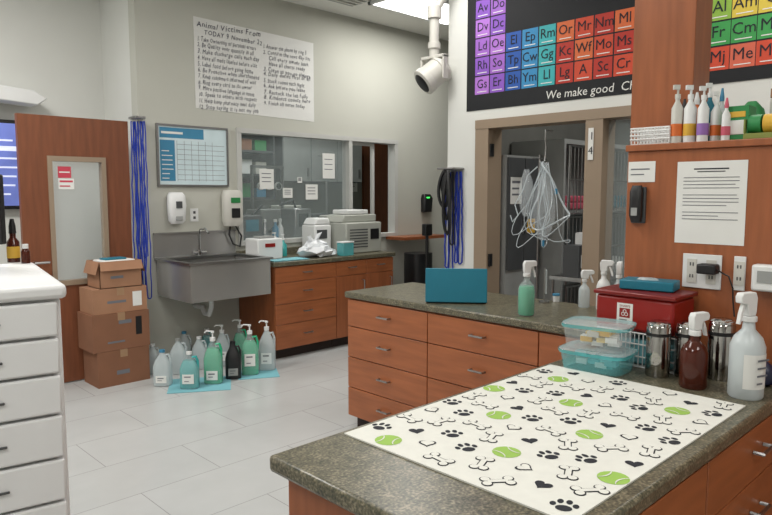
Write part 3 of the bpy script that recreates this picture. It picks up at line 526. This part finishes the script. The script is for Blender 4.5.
# ---------------- element posters
def cm(n,c): return mk('tile_'+n,c,.7,var=.04)
CP=[cm('lilac',(170,112,202)),cm('purple',(134,84,186)),cm('violet',(154,98,192)),cm('blue',(38,84,164)),cm('sky',(52,134,184)),cm('aqua',(60,168,172)),cm('redorange',(200,72,46)),cm('red',(180,50,38)),cm('orange',(210,104,58)),cm('yellow',(208,184,70)),cm('green',(58,150,76)),cm('lime',(134,172,66)),cm('coral',(208,100,76))]
pt=.1475; BK=mk('poster_black',(20,22,26),.75)
def tile(m,x,z,c,s,dk=INK):
    m.m(CP[c]).quad(x,z,x+pt-.010,z+pt-.010,-.004)
    m.m(PAPER).quad(x+.022,z+.016,x+pt-.032,z+.022,-.005); m.m(dk).text(s,.098,x+(pt-.01)/2,z+.048,-.006,sx=.95)
m=MB(BK).box(0,-.003,0,1.55,0,1.12); z0=2.2
rows=[['Gs','Er'],['Rh','So'],['Ld','Oe'],['Dv','Dc'],['Av','Do'],['Lv','Jy']]
for j,rw in enumerate(rows):
    for i,s in enumerate(rw): tile(m,.085+i*pt,.125+j*pt,(i+j)%3 if j<5 else 1,s)
for j,rw in enumerate([['Bh','Ym','Ll'],['Tp','Cw','Gg'],['El','Ep','Rm']]):
    for i,s in enumerate(rw): tile(m,.085+(2+i)*pt,.125+j*pt,3+i,s)
for j,rw in enumerate([['Lg','A','Sc','Cr'],['Kc','Wf','Mo','Ms'],['Or','Mr','Nm','Ml']]):
    for i,s in enumerate(rw): tile(m,.085+(5+i)*pt,.125+j*pt,6+(i+j)%3 if j else 7-(i%2),s)
m.m(PAPER).text('We make good',.085,.74,.025,-.005,False,.1).text('Chem',.085,1.32,.025,-.005,False,.1)
O(m,'periodic_chart','black wall chart of coloured element tiles above the doorway','poster',(XR-.001,3.459,z0),QX,smooth=False)
m=MB(BK).box(0,-.003,0,1.5,0,1.1)
for j,rw in enumerate([['Mj','Me','Ma','Tr','Bo','Ha'],['Fr','Cm','Mc','Ht','Sa','Jo'],['Al','Am','C','Fe','Po','Hi'],['Lo','Vi','Ze','Gr','Ta','Ni']]):
    for i,s in enumerate(rw): tile(m,.232+i*.142,.08+j*pt,[12 if i%2 else 6,10,9 if i>0 else 11,5][j],s)
O(m,'periodic_chart','second black chart of yellow green and orange tiles right of the column','poster',(XR-.001,1.83,z0+.0),QX,smooth=False)
a=atx(591,144,XR-.022); O(MB(PAPER).box(-.02,-.002,-.11,.02,0,.11).m(INK).text('1',.075,0,.03,-.004).text('4',.075,0,-.07,-.004),'number_strip','white strip numbered 14 on the doorway post','sign',(XR-.025,a.y,a.z),QX,smooth=False)
# ---------------- inner room behind the doorway
r=T('tall_cabinet','pale tall cabinet with dark glass doors at the left inside the back room','cabinet',(4.5,3.2,0)); P(MB(GREYP).box(0,0,0,.48,.35,1.85),'body',r)
P(MB(DGREY).box(.01,-.02,.9,.235,0,1.83),'door',r); P(MB(DGREY).box(.245,-.02,.9,.47,0,1.83),'door',r); P(MB(STEEL).box(.215,-.03,1.2,.225,-.02,1.5).box(.255,-.03,1.2,.265,-.02,1.5),'handle',r)
O(MB(PAPER).box(0,-.001,0,.16,0,.22).m(INKG).quad(.02,.17,.14,.19,-.002).quad(.02,.12,.12,.135,-.002).quad(.02,.07,.13,.085,-.002),'cabinet_notice','white notice taped to the tall cabinet door in the back room','notice',(4.53,3.178,1.45),smooth=False)
O(MB(YEL).box(0,-.001,0,.12,0,.12).m(INKG).quad(.02,.08,.1,.09,-.002).quad(.02,.04,.08,.05,-.002),'cabinet_notice','small yellow notice taped to the tall cabinet in the back room','notice',(4.78,3.178,1.2),smooth=False)
r=T('kennel_bank','grey kennel bank with barred doors inside the dim back room','kennel',(5.05,3.0,0))
P(MB(GREYP).box(0,.3,0,1.5,.54,2.0).box(0,0,0,.03,.3,2.0).box(1.47,0,0,1.5,.3,2.0).box(.735,0,0,.765,.3,2.0).box(.03,0,0,.735,.3,.12).box(.765,0,0,1.47,.3,.12).box(.03,0,.74,.735,.3,.78).box(.765,0,.74,1.47,.3,.78).box(.03,0,1.35,.735,.3,1.39).box(.765,0,1.35,1.47,.3,1.39).box(.03,0,1.96,.735,.3,2.0).box(.765,0,1.96,1.47,.3,2.0),'body',r)
for j in range(3):
    for i in range(2):
        f=MB(STEEL); x=.045+i*.735; z=.14+j*.61
        for q in range(11): f.tube([(x+.03+q*.062,-.02,z),(x+.03+q*.062,-.02,z+.58)],.006,5)
        f.tube([(x,-.02,z),(x+.675,-.02,z),(x+.675,-.02,z+.58),(x,-.02,z+.58)],.010,6,True).tube([(x,-.02,z+.29),(x+.675,-.02,z+.29)],.008,6); P(f,'kennel_door',r)
for k,(dx_,zz_,mm,l) in enumerate(((.1,.785,BLUEW,'blue folded blanket in the middle left kennel'),(.1,1.395,PINK,'pink folded towel in the upper left kennel'),(.85,.785,WHITE,'white folded towel in the middle right kennel'),(.85,1.395,TEAL,'teal folded towel in the upper right kennel'))):
    O(MB(mm).box(0,0,0,.45,.2,.06).box(.01,.005,.061,.43,.19,.12),'folded_towel',l,'towel',(5.05+dx_,3.04,zz_),bev=.015)
r=T('supply_cart','small steel cart with supplies inside the back room doorway','cart',(4.62,2.5,0))
P(MB(STEEL).box(0,0,.85,.55,.35,.88),'top_shelf',r); P(MB(STEEL).box(0,0,.3,.55,.35,.32),'lower_shelf',r)
for q in ((.02,.02),(.53,.02),(.02,.33),(.53,.33)): P(MB(STEEL).cyl(q,.012,0,.88),'post',r)
for k,(dx_,h_,mm,l) in enumerate(((.1,.25,DGREY,'dark box on the steel cart in the back room'),(.28,.34,WHITE,'white box on the steel cart in the back room'),(.45,.2,BLUEW,'blue box on the steel cart in the back room'))):
    O(MB(mm).box(-.07,-.07,0,.07,.07,h_).m(PAPER).box(-.04,-.072,h_*.3,.04,-.069,h_*.7),'supply_box',l,'box',(4.62+dx_,2.68,.88),bev=.004)
r=T('drip_stand','slim steel stand just inside the doorway behind the hanging bags','stand',(4.72,3.03,0)); P(MB(STEEL).cyl((0,0),.011,.03,1.85).tube([(-.1,0,1.82),(.1,0,1.82)],.006),'pole',r); P(MB(DGREY).loft([(0,.13,.13),(.03,.11,.11)]),'base',r)
# breathing circuit
a=atx(545,147,4.2); r=T('breathing_circuit','clear breathing bags with tangled thin tubes hanging in the doorway','breathing circuit',(4.2,a.y,a.z))
P(MB(STEEL).tube([(.09,0,.12),(0,0,.12),(0,0,.05),(.012,0,.0),(0,0,-.10)],.005),'hook',r)
bagm=mk('clear_bag_film',(226,234,238),.05,var=.03,alpha=.2); TUB=mk('clear_tubing',(216,226,230),.12,var=.03,alpha=.55)
P(MB(bagm).loft([(-.68,.012,.015),(-.63,.035,.05),(-.52,.05,.095),(-.40,.05,.095),(-.28,.04,.07),(-.18,.025,.035),(-.12,.012,.018)],24).jitter(.006,None,3),'breathing_bag',r)
P(MB(bagm).loft([(-.50,.012,.015),(-.46,.03,.04),(-.36,.035,.06),(-.25,.03,.05),(-.16,.012,.02)],20).jitter(.006,None,9),'breathing_bag',r).location=(-.05,.12,0)
for k in range(7):
    rnd=random.Random(60+k); n=34; w=rnd.uniform(.07,.17); L=rnd.uniform(.40,.74); off=(-.14,.13,-.05,.16,.02,-.1,.07)[k]; p1=rnd.uniform(0,6); pts=[]
    for j in range(n):
        th=2*PI*j/n; hgt=(1-math.cos(th))/2
        pts.append((.05*math.sin(th*2+p1),w*math.sin(th)*hgt**.6+off*hgt+.05*math.sin(3*th+p1)*hgt,-.11-L*hgt+.04*math.sin(4*th+p1)*hgt))
    P(MB(TUB).tube(pts,.0034 if k!=2 else .007,6,True),'tube',r)
P(MB(TUB).tube([(0,.06,-.14),(0,.14,-.2),(.02,.2,-.32),(0,.25,-.42),(0,.22,-.5),(0,.27,-.55),(0,.29,-.5)],.005),'tube',r); P(MB(BLUEW).cyl((0,-.1),.010,-.34,-.30).cyl((0,.0),.012,-.72,-.675),'connector',r)
# ---------------- middle counter items
p=atz(456,304); r=T('laptop','teal laptop seen from behind its lid on the middle counter','laptop',(p.x,p.y,.913),math.radians(-50))
P(MB(BLACK).box(-.17,.0,.0,.17,.23,.018),'base',r,.004)
q=MB(TEAL); q.M=Matrix.Rotation(math.radians(-7),4,'X'); q.box(-.175,-.012,.006,.175,-.002,.20); P(q,'lid',r,.004)
q=MB(BLACK); q.M=Matrix.Rotation(math.radians(-7),4,'X'); q.box(-.165,-.0015,.02,.165,.002,.19); P(q,'screen',r)
p=atz(526,317); spray('spray_bottle','green liquid spray bottle with white trigger on the middle counter',(p.x+.03,p.y+.02,.913),math.radians(150),.043,.20,CLEAR,WHITE,liq=GRNL)
p=atz(600,311); spray('spray_bottle','white spray bottle left of the red container on middle counter',(p.x+.03,p.y,.913),math.radians(100),.036,.19,WHITE,WHITE,labm=BLUEW)
p=atz(612,318); spray('spray_bottle','clear spray bottle tucked behind the red container',(p.x+.02,p.y-.02,.913),math.radians(200),.034,.2,MILK,WHITE)
p=atz(586,309); spray('spray_bottle','small milky spray bottle left of the white one on middle counter',(p.x+.03,p.y+.03,.913),math.radians(140),.030,.14,MILK,WHITE)
p=atz(556,302); t=T('specimen_cup','tiny white cup with cap on the middle counter','cup',(p.x,p.y,.913)); P(MB(WHITE).loft([(0,.018,.018),(.035,.02,.02)]),'cup',t); P(MB(BLUEW).cyl((0,0),.022,.035,.045),'cap',t)
p=atz(544,303); r=T('test_tube_holder','slim steel holder with tube standing near the green bottle','holder',(p.x,p.y,.913)); P(MB(STEEL).cyl((0,0),.03,0,.01).cyl((0,0),.004,.01,.2),'stand',r); P(MB(MILK).cyl((.012,0),.008,.05,.19),'tube',r)
# ---------------- near counter back items
r=T('wire_basket','white lattice basket under the red container on nearest counter','basket',(2.28,1.195,.913),QX); m=MB(WHITE); bw,bd,bh=.29,.19,.13
for z in (.004,.04,.085,.125): m.tube([(0,0,z),(bw,0,z),(bw,bd,z),(0,bd,z)],.003,6,True)
for k in range(19): m.tube([(bw*k/18,0,0),(bw*k/18,0,.125)],.002,5).tube([(bw*k/18,bd,0),(bw*k/18,bd,.125)],.002,5)
for k in range(9): m.tube([(0,bd*k/8,0),(0,bd*k/8,.125)],.002,5).tube([(bw,bd*k/8,0),(bw,bd*k/8,.125)],.002,5).tube([(0,bd*k/8,.003),(bw,bd*k/8,.003)],.002,5)
P(m,'basket_mesh',r)
O(MB(PAD).box(0,0,0,.25,.16,.09),'gauze_pack','folded teal gauze pack inside the lattice basket','pack',(2.295,1.17,.920),QX,bev=.01)
r=T('sharps_container','red plastic container with white hazard label on the lattice basket','container',(2.28,1.205,1.041),QX)
P(MB(RED).box(0,0,0,.29,.19,.125),'bin',r,.012); P(MB(mk('red_lid',(118,20,16),.35)).box(-.008,-.008,.125,.298,.198,.142),'lid',r,.005)
m=MB(PAPER).quad(.085,.025,.145,.10,-.001).m(RED).text('SHARPS',.012,.115,.086,-.002)
m.quad(.095,.048,.135,.082,-.0015).m(PAPER)
for an in (90,210,330):
    cxx=.115+.007*math.cos(math.radians(an)); czz=.064+.007*math.sin(math.radians(an)); pp=[(cxx+.007*math.cos(t*PI/8),-.002,czz+.007*math.sin(t*PI/8)) for t in range(16)]; pi_=[(cxx+.0045*math.cos(t*PI/8),-.002,czz+.0045*math.sin(t*PI/8)) for t in range(16)]
    m.raw(pp+pi_,[(t,(t+1)%16,16+(t+1)%16,16+t) for t in range(16)])
m.m(INK)
for q in range(2): m.quad(.095,.031+q*.007,.135-.01*q,.034+q*.007,-.002)
P(m,'label',r,smooth=False)
r=T('tissue_box','teal flat glove box lying on top of the red container','box',(2.33,1.14,1.185),math.radians(-80)); P(MB(TEAL).box(0,0,0,.19,.11,.035),'carton',r,.004); P(MB(MILK).loft([(.035,.04,.02,2,.09,.05),(.042,.03,.015,2,.09,.05)]),'opening',r)
def tub(label,loc,rz,s,h,mat,lid,inner=None):
    t=T('plastic_tub',label,'tub',loc,rz); P(MB(mat).loft([(0,.105*s,.078*s,5),(.004,.11*s,.083*s,5),(h,.122*s,.094*s,5)],36,True,False),'tub_body',t)
    if inner:
        rr=random.Random(int(h*1000)); q=MB(inner[0])
        for k in range(18):
            q.m(inner[k%len(inner)]); ax,ay=rr.uniform(-.08,.05)*s,rr.uniform(-.06,.03)*s; az=.008+rr.uniform(0,h*.5); q.box(ax,ay,az,ax+.04,ay+.035,az+.018)
        P(q,'contents',t)
    P(MB(lid).loft([(h-.008,.127*s,.099*s,5),(h+.004,.129*s,.101*s,5)],36,False,False),'rim',t); P(MB(mk('clear_lid',(214,232,234),.1,var=.02,alpha=.28)).loft([(h+.004,.126*s,.098*s,5),(h+.008,.118*s,.09*s,5)],36),'lid',t)
WIPE=mk('wipe_contents',(216,190,120),.8,var=.3,scale=40)
tub('lower teal lidded plastic tub of the stack on nearest counter',(2.155,1.125,.914),math.radians(-84),.97,.07,mk('teal_tub_wall',(120,205,210),.15,var=.03,alpha=.4),TEALP,(PAD,WHITE,TEALP))
tub('upper clear plastic tub with teal rim stacked on another tub',(2.155,1.125,.993),math.radians(-78),.92,.085,CLEAR,TEALP,(WIPE,WHITE,OFFW,YEL))
def tumbler(label,loc,r,h):
    t=T('steel_canister',label,'canister',loc); P(MB(mk('dark_chrome',(170,168,165),.1,1,var=.03)).loft([(0,r*.94,r*.94),(.008,r,r),(h*.9,r,r),(h*.93,r*.9,r*.9)]),'body',t)
    P(MB(CHROME).loft([(h*.93,r*.95,r*.95),(h*.97,r*.95,r*.95),(h,r*.7,r*.7)]),'lid',t)
    P(MB(BLACK).loft([(h*.74,r+.001,r+.001),(h*.80,r+.001,r+.001)],24,False,False),'band',t)
tumbler('left shiny steel canister beside the stacked tubs',(2.225,.94,.914),.040,.19)
tumbler('middle steel canister right behind the amber spray bottle',(2.285,.865,.914),.040,.19)
tumbler('right tall steel canister between amber and white spray bottles',(2.34,.775,.914),.042,.205)
spray('spray_bottle','amber brown spray bottle with white trigger on nearest counter',(2.17,.80,.914),math.radians(160),.042,.17,AMBER,WHITE)
spray('spray_bottle','large white spray bottle with label right of nearest counter mat',(2.185,.648,.914),math.radians(-20),.05,.235,mk('bottle_frosted',(206,214,216),.3,var=.03,alpha=.85),WHITE,lab=(1,.8,.9,.5),labm=PAPER)
O(MB(NAVY).loft([(0,.02,.02),(.01,.035,.035),(.035,.042,.042),(.06,.035,.035),(.08,.01,.01)]),'massage_ball','dark navy round ball at the right edge beside white spray bottle','ball',(2.36,.65,.914))
# ---------------- partition face items (facing -X at X=2.5)
def onp(u,v): return atx(u,v,2.5)
def face(name,label,cat,u0,v0,u1,v1,fn,bev=0):
    a=onp(u0,v0); c=onp(u1,v1); w=a.y-c.y; h=a.z-c.z; m=MB(); fn(m,w,h); return O(m,name,label,cat,(2.499,a.y,c.z),QX,bev=bev,smooth=False)
def letter(m,w,h):
    m.m(PAPER).box(0,-.001,0,w,0,h).m(INK)
    m.quad(w*.25,h*.90,w*.75,h*.915,-.002); m.quad(w*.3,h*.87,w*.7,h*.88,-.002); m.m(INKG)
    for k in range(13):
        if k in (4,9): continue
        m.quad(w*.1,h*(.8-k*.042),w*(.9-.3*random.random()*(k%3==2)),h*(.808-k*.042),-.002)
face('notice','white printed letter pinned to the cherry partition','notice',678,162,744,246,letter)
face('small_card','small white card near the top left of the partition','card',629,162,655,182,lambda m,w,h:(m.m(PAPER).box(0,-.001,0,w,0,h).m(INKG).quad(w*.1,h*.6,w*.8,h*.66,-.002).quad(w*.1,h*.35,w*.6,h*.4,-.002)))
a=onp(639,223); r=T('wall_handset','black handset in wall cradle on the partition left side','handset',(2.499,a.y,a.z),QX)
P(MB(DGREY).box(-.028,-.015,0,.028,0,.14),'cradle',r,.004); P(MB(BLACK).loft([(.005,.018,.012,3,0,-.027),(.03,.024,.015,3,0,-.031),(.12,.024,.015,3,0,-.031),(.145,.018,.01,3,0,-.026)]),'handset_body',r)
P(MB(GREYP).box(-.012,-.048,.03,.012,-.045,.06),'keypad',r)
def outlet(label,u0,v0,u1,v1,n):
    a=onp(u0,v0); c=onp(u1,v1); w=a.y-c.y; h=a.z-c.z; r=T('wall_outlet',label,'outlet',(2.499,a.y,c.z),QX); P(MB(WHITE).box(0,-.007,0,w,0,h),'plate',r,.002)
    for k in range(n):
        x=w*(k+.5)/n; P(MB(OFFW).box(x-.017,-.0095,h*.15,x+.017,-.007,h*.85).m(DGREY).box(x-.007,-.0105,h*.3,x-.003,-.0095,h*.4).box(x+.003,-.0105,h*.3,x+.007,-.0095,h*.4).box(x-.007,-.0105,h*.65,x-.003,-.0095,h*.75).box(x+.003,-.0105,h*.65,x+.007,-.0095,h*.75),'socket',r)
outlet('white double gang outlet plate with black plug on the partition',684,253,721,290,2)
outlet('narrow white outlet plate at the right on the partition',735,256,745,291,1)
a=onp(711,268); r=T('power_adapter','black plug adapter in the double outlet with dangling cable','plug',(2.488,a.y,a.z),QX); P(MB(BLACK).box(-.03,-.05,-.018,.035,0,.018),'plug_body',r,.006)
P(MB(BLACK).tube([(.035,-.03,0),(.055,-.035,-.01),(.075,-.03,-.02),(.09,-.03,-.06),(.09,-.02,-.11),(.10,-.03,-.16)],.003,6),'cable',r)
a=onp(755,289); r=T('label_printer','small white device mounted at the far right of the partition','device',(2.497,a.y,a.z),QX); P(MB(WHITE).box(0,-.05,0,.14,0,.09),'housing',r,.008); P(MB(GREYP).box(.02,-.053,.03,.12,-.05,.07),'panel',r)
# ---------------- items along the partition ledge
ZL=1.726
def ledge(u,X=2.56): p=atx(u,142,X); return (X,p.y,ZL)
r=T('white_basket','small white slotted basket on the ledge before the wood column','basket',(2.515,1.20,ZL),QX); m=MB(WHITE)
m.box(0,0,0,.145,.075,.004)
for z in (.02,.035,.05,.062): m.tube([(-.003,-.003,z),(.148,-.003,z),(.148,.078,z),(-.003,.078,z)],.0035,6,True)
for k in range(12): m.tube([(.145*k/11,0,0),(.145*k/11,-.003,.062)],.003,5).tube([(.145*k/11,.075,0),(.145*k/11,.078,.062)],.003,5)
P(m,'basket_mesh',r)
def sbottle(u,label,body,cap,h,r_,X=2.56,lab=None,noz=True):
    t=T('ledge_bottle',label,'bottle',ledge(u,X),math.radians(-40)); P(MB(body).loft([(0,r_,r_*.8,2.6),(h*.6,r_,r_*.8,2.6),(h*.72,r_*.4,r_*.4),(h*.76,r_*.4,r_*.4)]),'body',t)
    if lab: P(MB(lab).loft([(h*.12,r_+.001,r_*.8+.001,2.6),(h*.33,r_+.001,r_*.8+.001,2.6)],28,False,False),'label',t)
    c=MB(cap).cyl((0,0),r_*.5,h*.76,h*.84)
    if noz: c.cyl((0,0),r_*.2,h*.84,h*.92).box(-r_*.9,-r_*.25,h*.92,r_*.3,r_*.25,h)
    else: c.loft([(h*.84,r_*.5,r_*.5),(h,r_*.2,r_*.2)])
    P(c,'cap',t)
sbottle(676,'cream bottle with orange label at left of the ledge bottles',OFFW,OFFW,.215,.020,2.535,ORNG)
sbottle(689,'white pump bottle with pale label second along the ledge',WHITE,WHITE,.21,.0215,2.545,YEL)
sbottle(702,'white spray bottle with purple label third along the ledge',WHITE,WHITE,.20,.019,2.535,PURP)
sbottle(715,'white bottle with orange label fourth along the ledge',WHITE,WHITE,.18,.018,2.565,ORNG)
sbottle(695,'orange bottle standing behind the white ledge bottles',ORNG,WHITE,.19,.020,2.60,YEL,False)
sbottle(683,'amber bottle peeking behind the two left ledge bottles',AMBER,BLACK,.17,.018,2.60,PAPER,False)
sbottle(708,'teal bottle peeking behind the right ledge bottles',TEAL,WHITE,.22,.018,2.61,PAPER)
sbottle(720,'blue capped clear bottle behind the orange labelled one',MILK,BLUEW,.20,.016,2.63,PAPER,False)
sbottle(725,'slim white bottle with pink label beside the green box',WHITE,PINK,.15,.014,2.53,PINK,False)
p=ledge(739,2.58); O(MB(GREENB).box(-.038,-.04,0,.04,.04,.12).m(PAPER).box(-.03,-.042,.02,.03,-.039,.07).m(YEL).box(-.03,-.042,.08,.03,-.039,.1),'treat_box','green carton with white panel on the ledge','box',(p[0],p[1],ZL),QX,bev=.003)
O(MB(GREENB).loft([(0,.03,.03),(.01,.045,.045),(.07,.052,.052),(.12,.04,.04),(.15,.015,.015)]),'green_canister','rounded green container behind the green carton on the ledge','container',(2.70,p[1]+.0,ZL))
p=ledge(766,2.57); r=T('supply_tray','shallow yellow green tray holding tape rolls on the ledge','tray',(p[0],p[1]-.02,ZL),QX); P(MB(cm('tray',(130,140,70))).box(-.08,-.05,0,.08,.05,.02).box(-.08,-.05,.02,-.075,.05,.07).box(.075,-.05,.02,.08,.05,.07).box(-.08,.045,.02,.08,.05,.07),'tray_body',r,.003)
for k,(mm,l) in enumerate(((GREENB,'green tape roll in the tray on the ledge'),(YEL,'yellow tape roll in the tray on the ledge'),(TEAL,'teal tape roll in the tray on the ledge'))):
    m=MB(mm); m.M=Matrix.Rotation(PI/2,4,'Y'); m.loft([(-.02,.032,.032),(.02,.032,.032)]); O(m,'tape_roll',l,'tape roll',(p[0]-.01,p[1]+.03-.047*k,ZL+.054),QX)
t=T('ointment_jar','beige jar with dark lid standing at the ledge right end','jar',(2.685,p[1]-.02,ZL)); P(MB(OFFW).loft([(0,.045,.045),(.14,.045,.045),(.155,.04,.04)]),'body',t); P(MB(CARDD).cyl((0,0),.045,.155,.185),'lid',t)
# ---------------- cart top items
def ont(u,v): q=atz(u,v,1.301); return (q.x,q.y,1.301)
q=ont(14,262); t=T('amber_bottle','amber glass dropper bottle standing on the white cart','bottle',q); P(MB(AMBER).loft([(0,.02,.02),(.07,.02,.02),(.085,.01,.01),(.1,.01,.01)]),'body',t); P(MB(BLACK).loft([(.1,.012,.012),(.125,.011,.011),(.15,.006,.006)]),'cap',t); P(MB(YEL).loft([(.015,.0208,.0208),(.055,.0208,.0208)],24,False,False),'label',t)
q=ont(0,264); t=T('cart_monitor','dark monitor edge standing on the white cart','monitor',(q[0]-.03,q[1]-.03,1.301),math.radians(-45)); P(MB(BLACK).box(-.22,-.015,.07,.045,.015,.30),'screen',t,.005); P(MB(BLACK).box(-.13,-.05,0,-.03,.06,.012).box(-.09,-.01,.012,-.07,.02,.1),'stand',t,.003)
q=ont(26,263); t=T('small_bottle','small amber bottle with white cap on the cart','bottle',(q[0],q[1],1.301)); P(MB(AMBER).loft([(0,.014,.014),(.04,.014,.014),(.05,.008,.008)]),'body',t); P(MB(WHITE).cyl((0,0),.01,.05,.065),'cap',t)
# ---------------- lights
def area(x,y,e,sx=1.2,sy=.6,z=CZ-.05,c=(1,.98,.945)):
    l=bpy.data.lights.new('ceiling_or_fill_lamp','AREA'); l.shape='RECTANGLE'; l.size=sx; l.size_y=sy; l.energy=e; l.color=c
    o=bpy.data.objects.new('ceiling_or_fill_lamp',l); col.objects.link(o); o.location=(x,y,z)
for x,y,e in ((5.25,4.72,28),(.3,4.6,76),(1.2,2.2,34),(-1,.5,40),(3.4,3.4,22),(3.6,1.0,20),(1.2,-1.2,30)): area(x,y,e)  # behind-camera lamps are added fill for the cart, left one for the left wall
area(5.0,6.8,34,1.2,.4,c=(.95,1,.97)); area(5.4,1.6,32,.8,.4)
wd=bpy.data.worlds.new('world'); sc.world=wd; wd.use_nodes=True; wd.node_tree.nodes['Background'].inputs[0].default_value=(.8,.85,1,1); wd.node_tree.nodes['Background'].inputs[1].default_value=.2
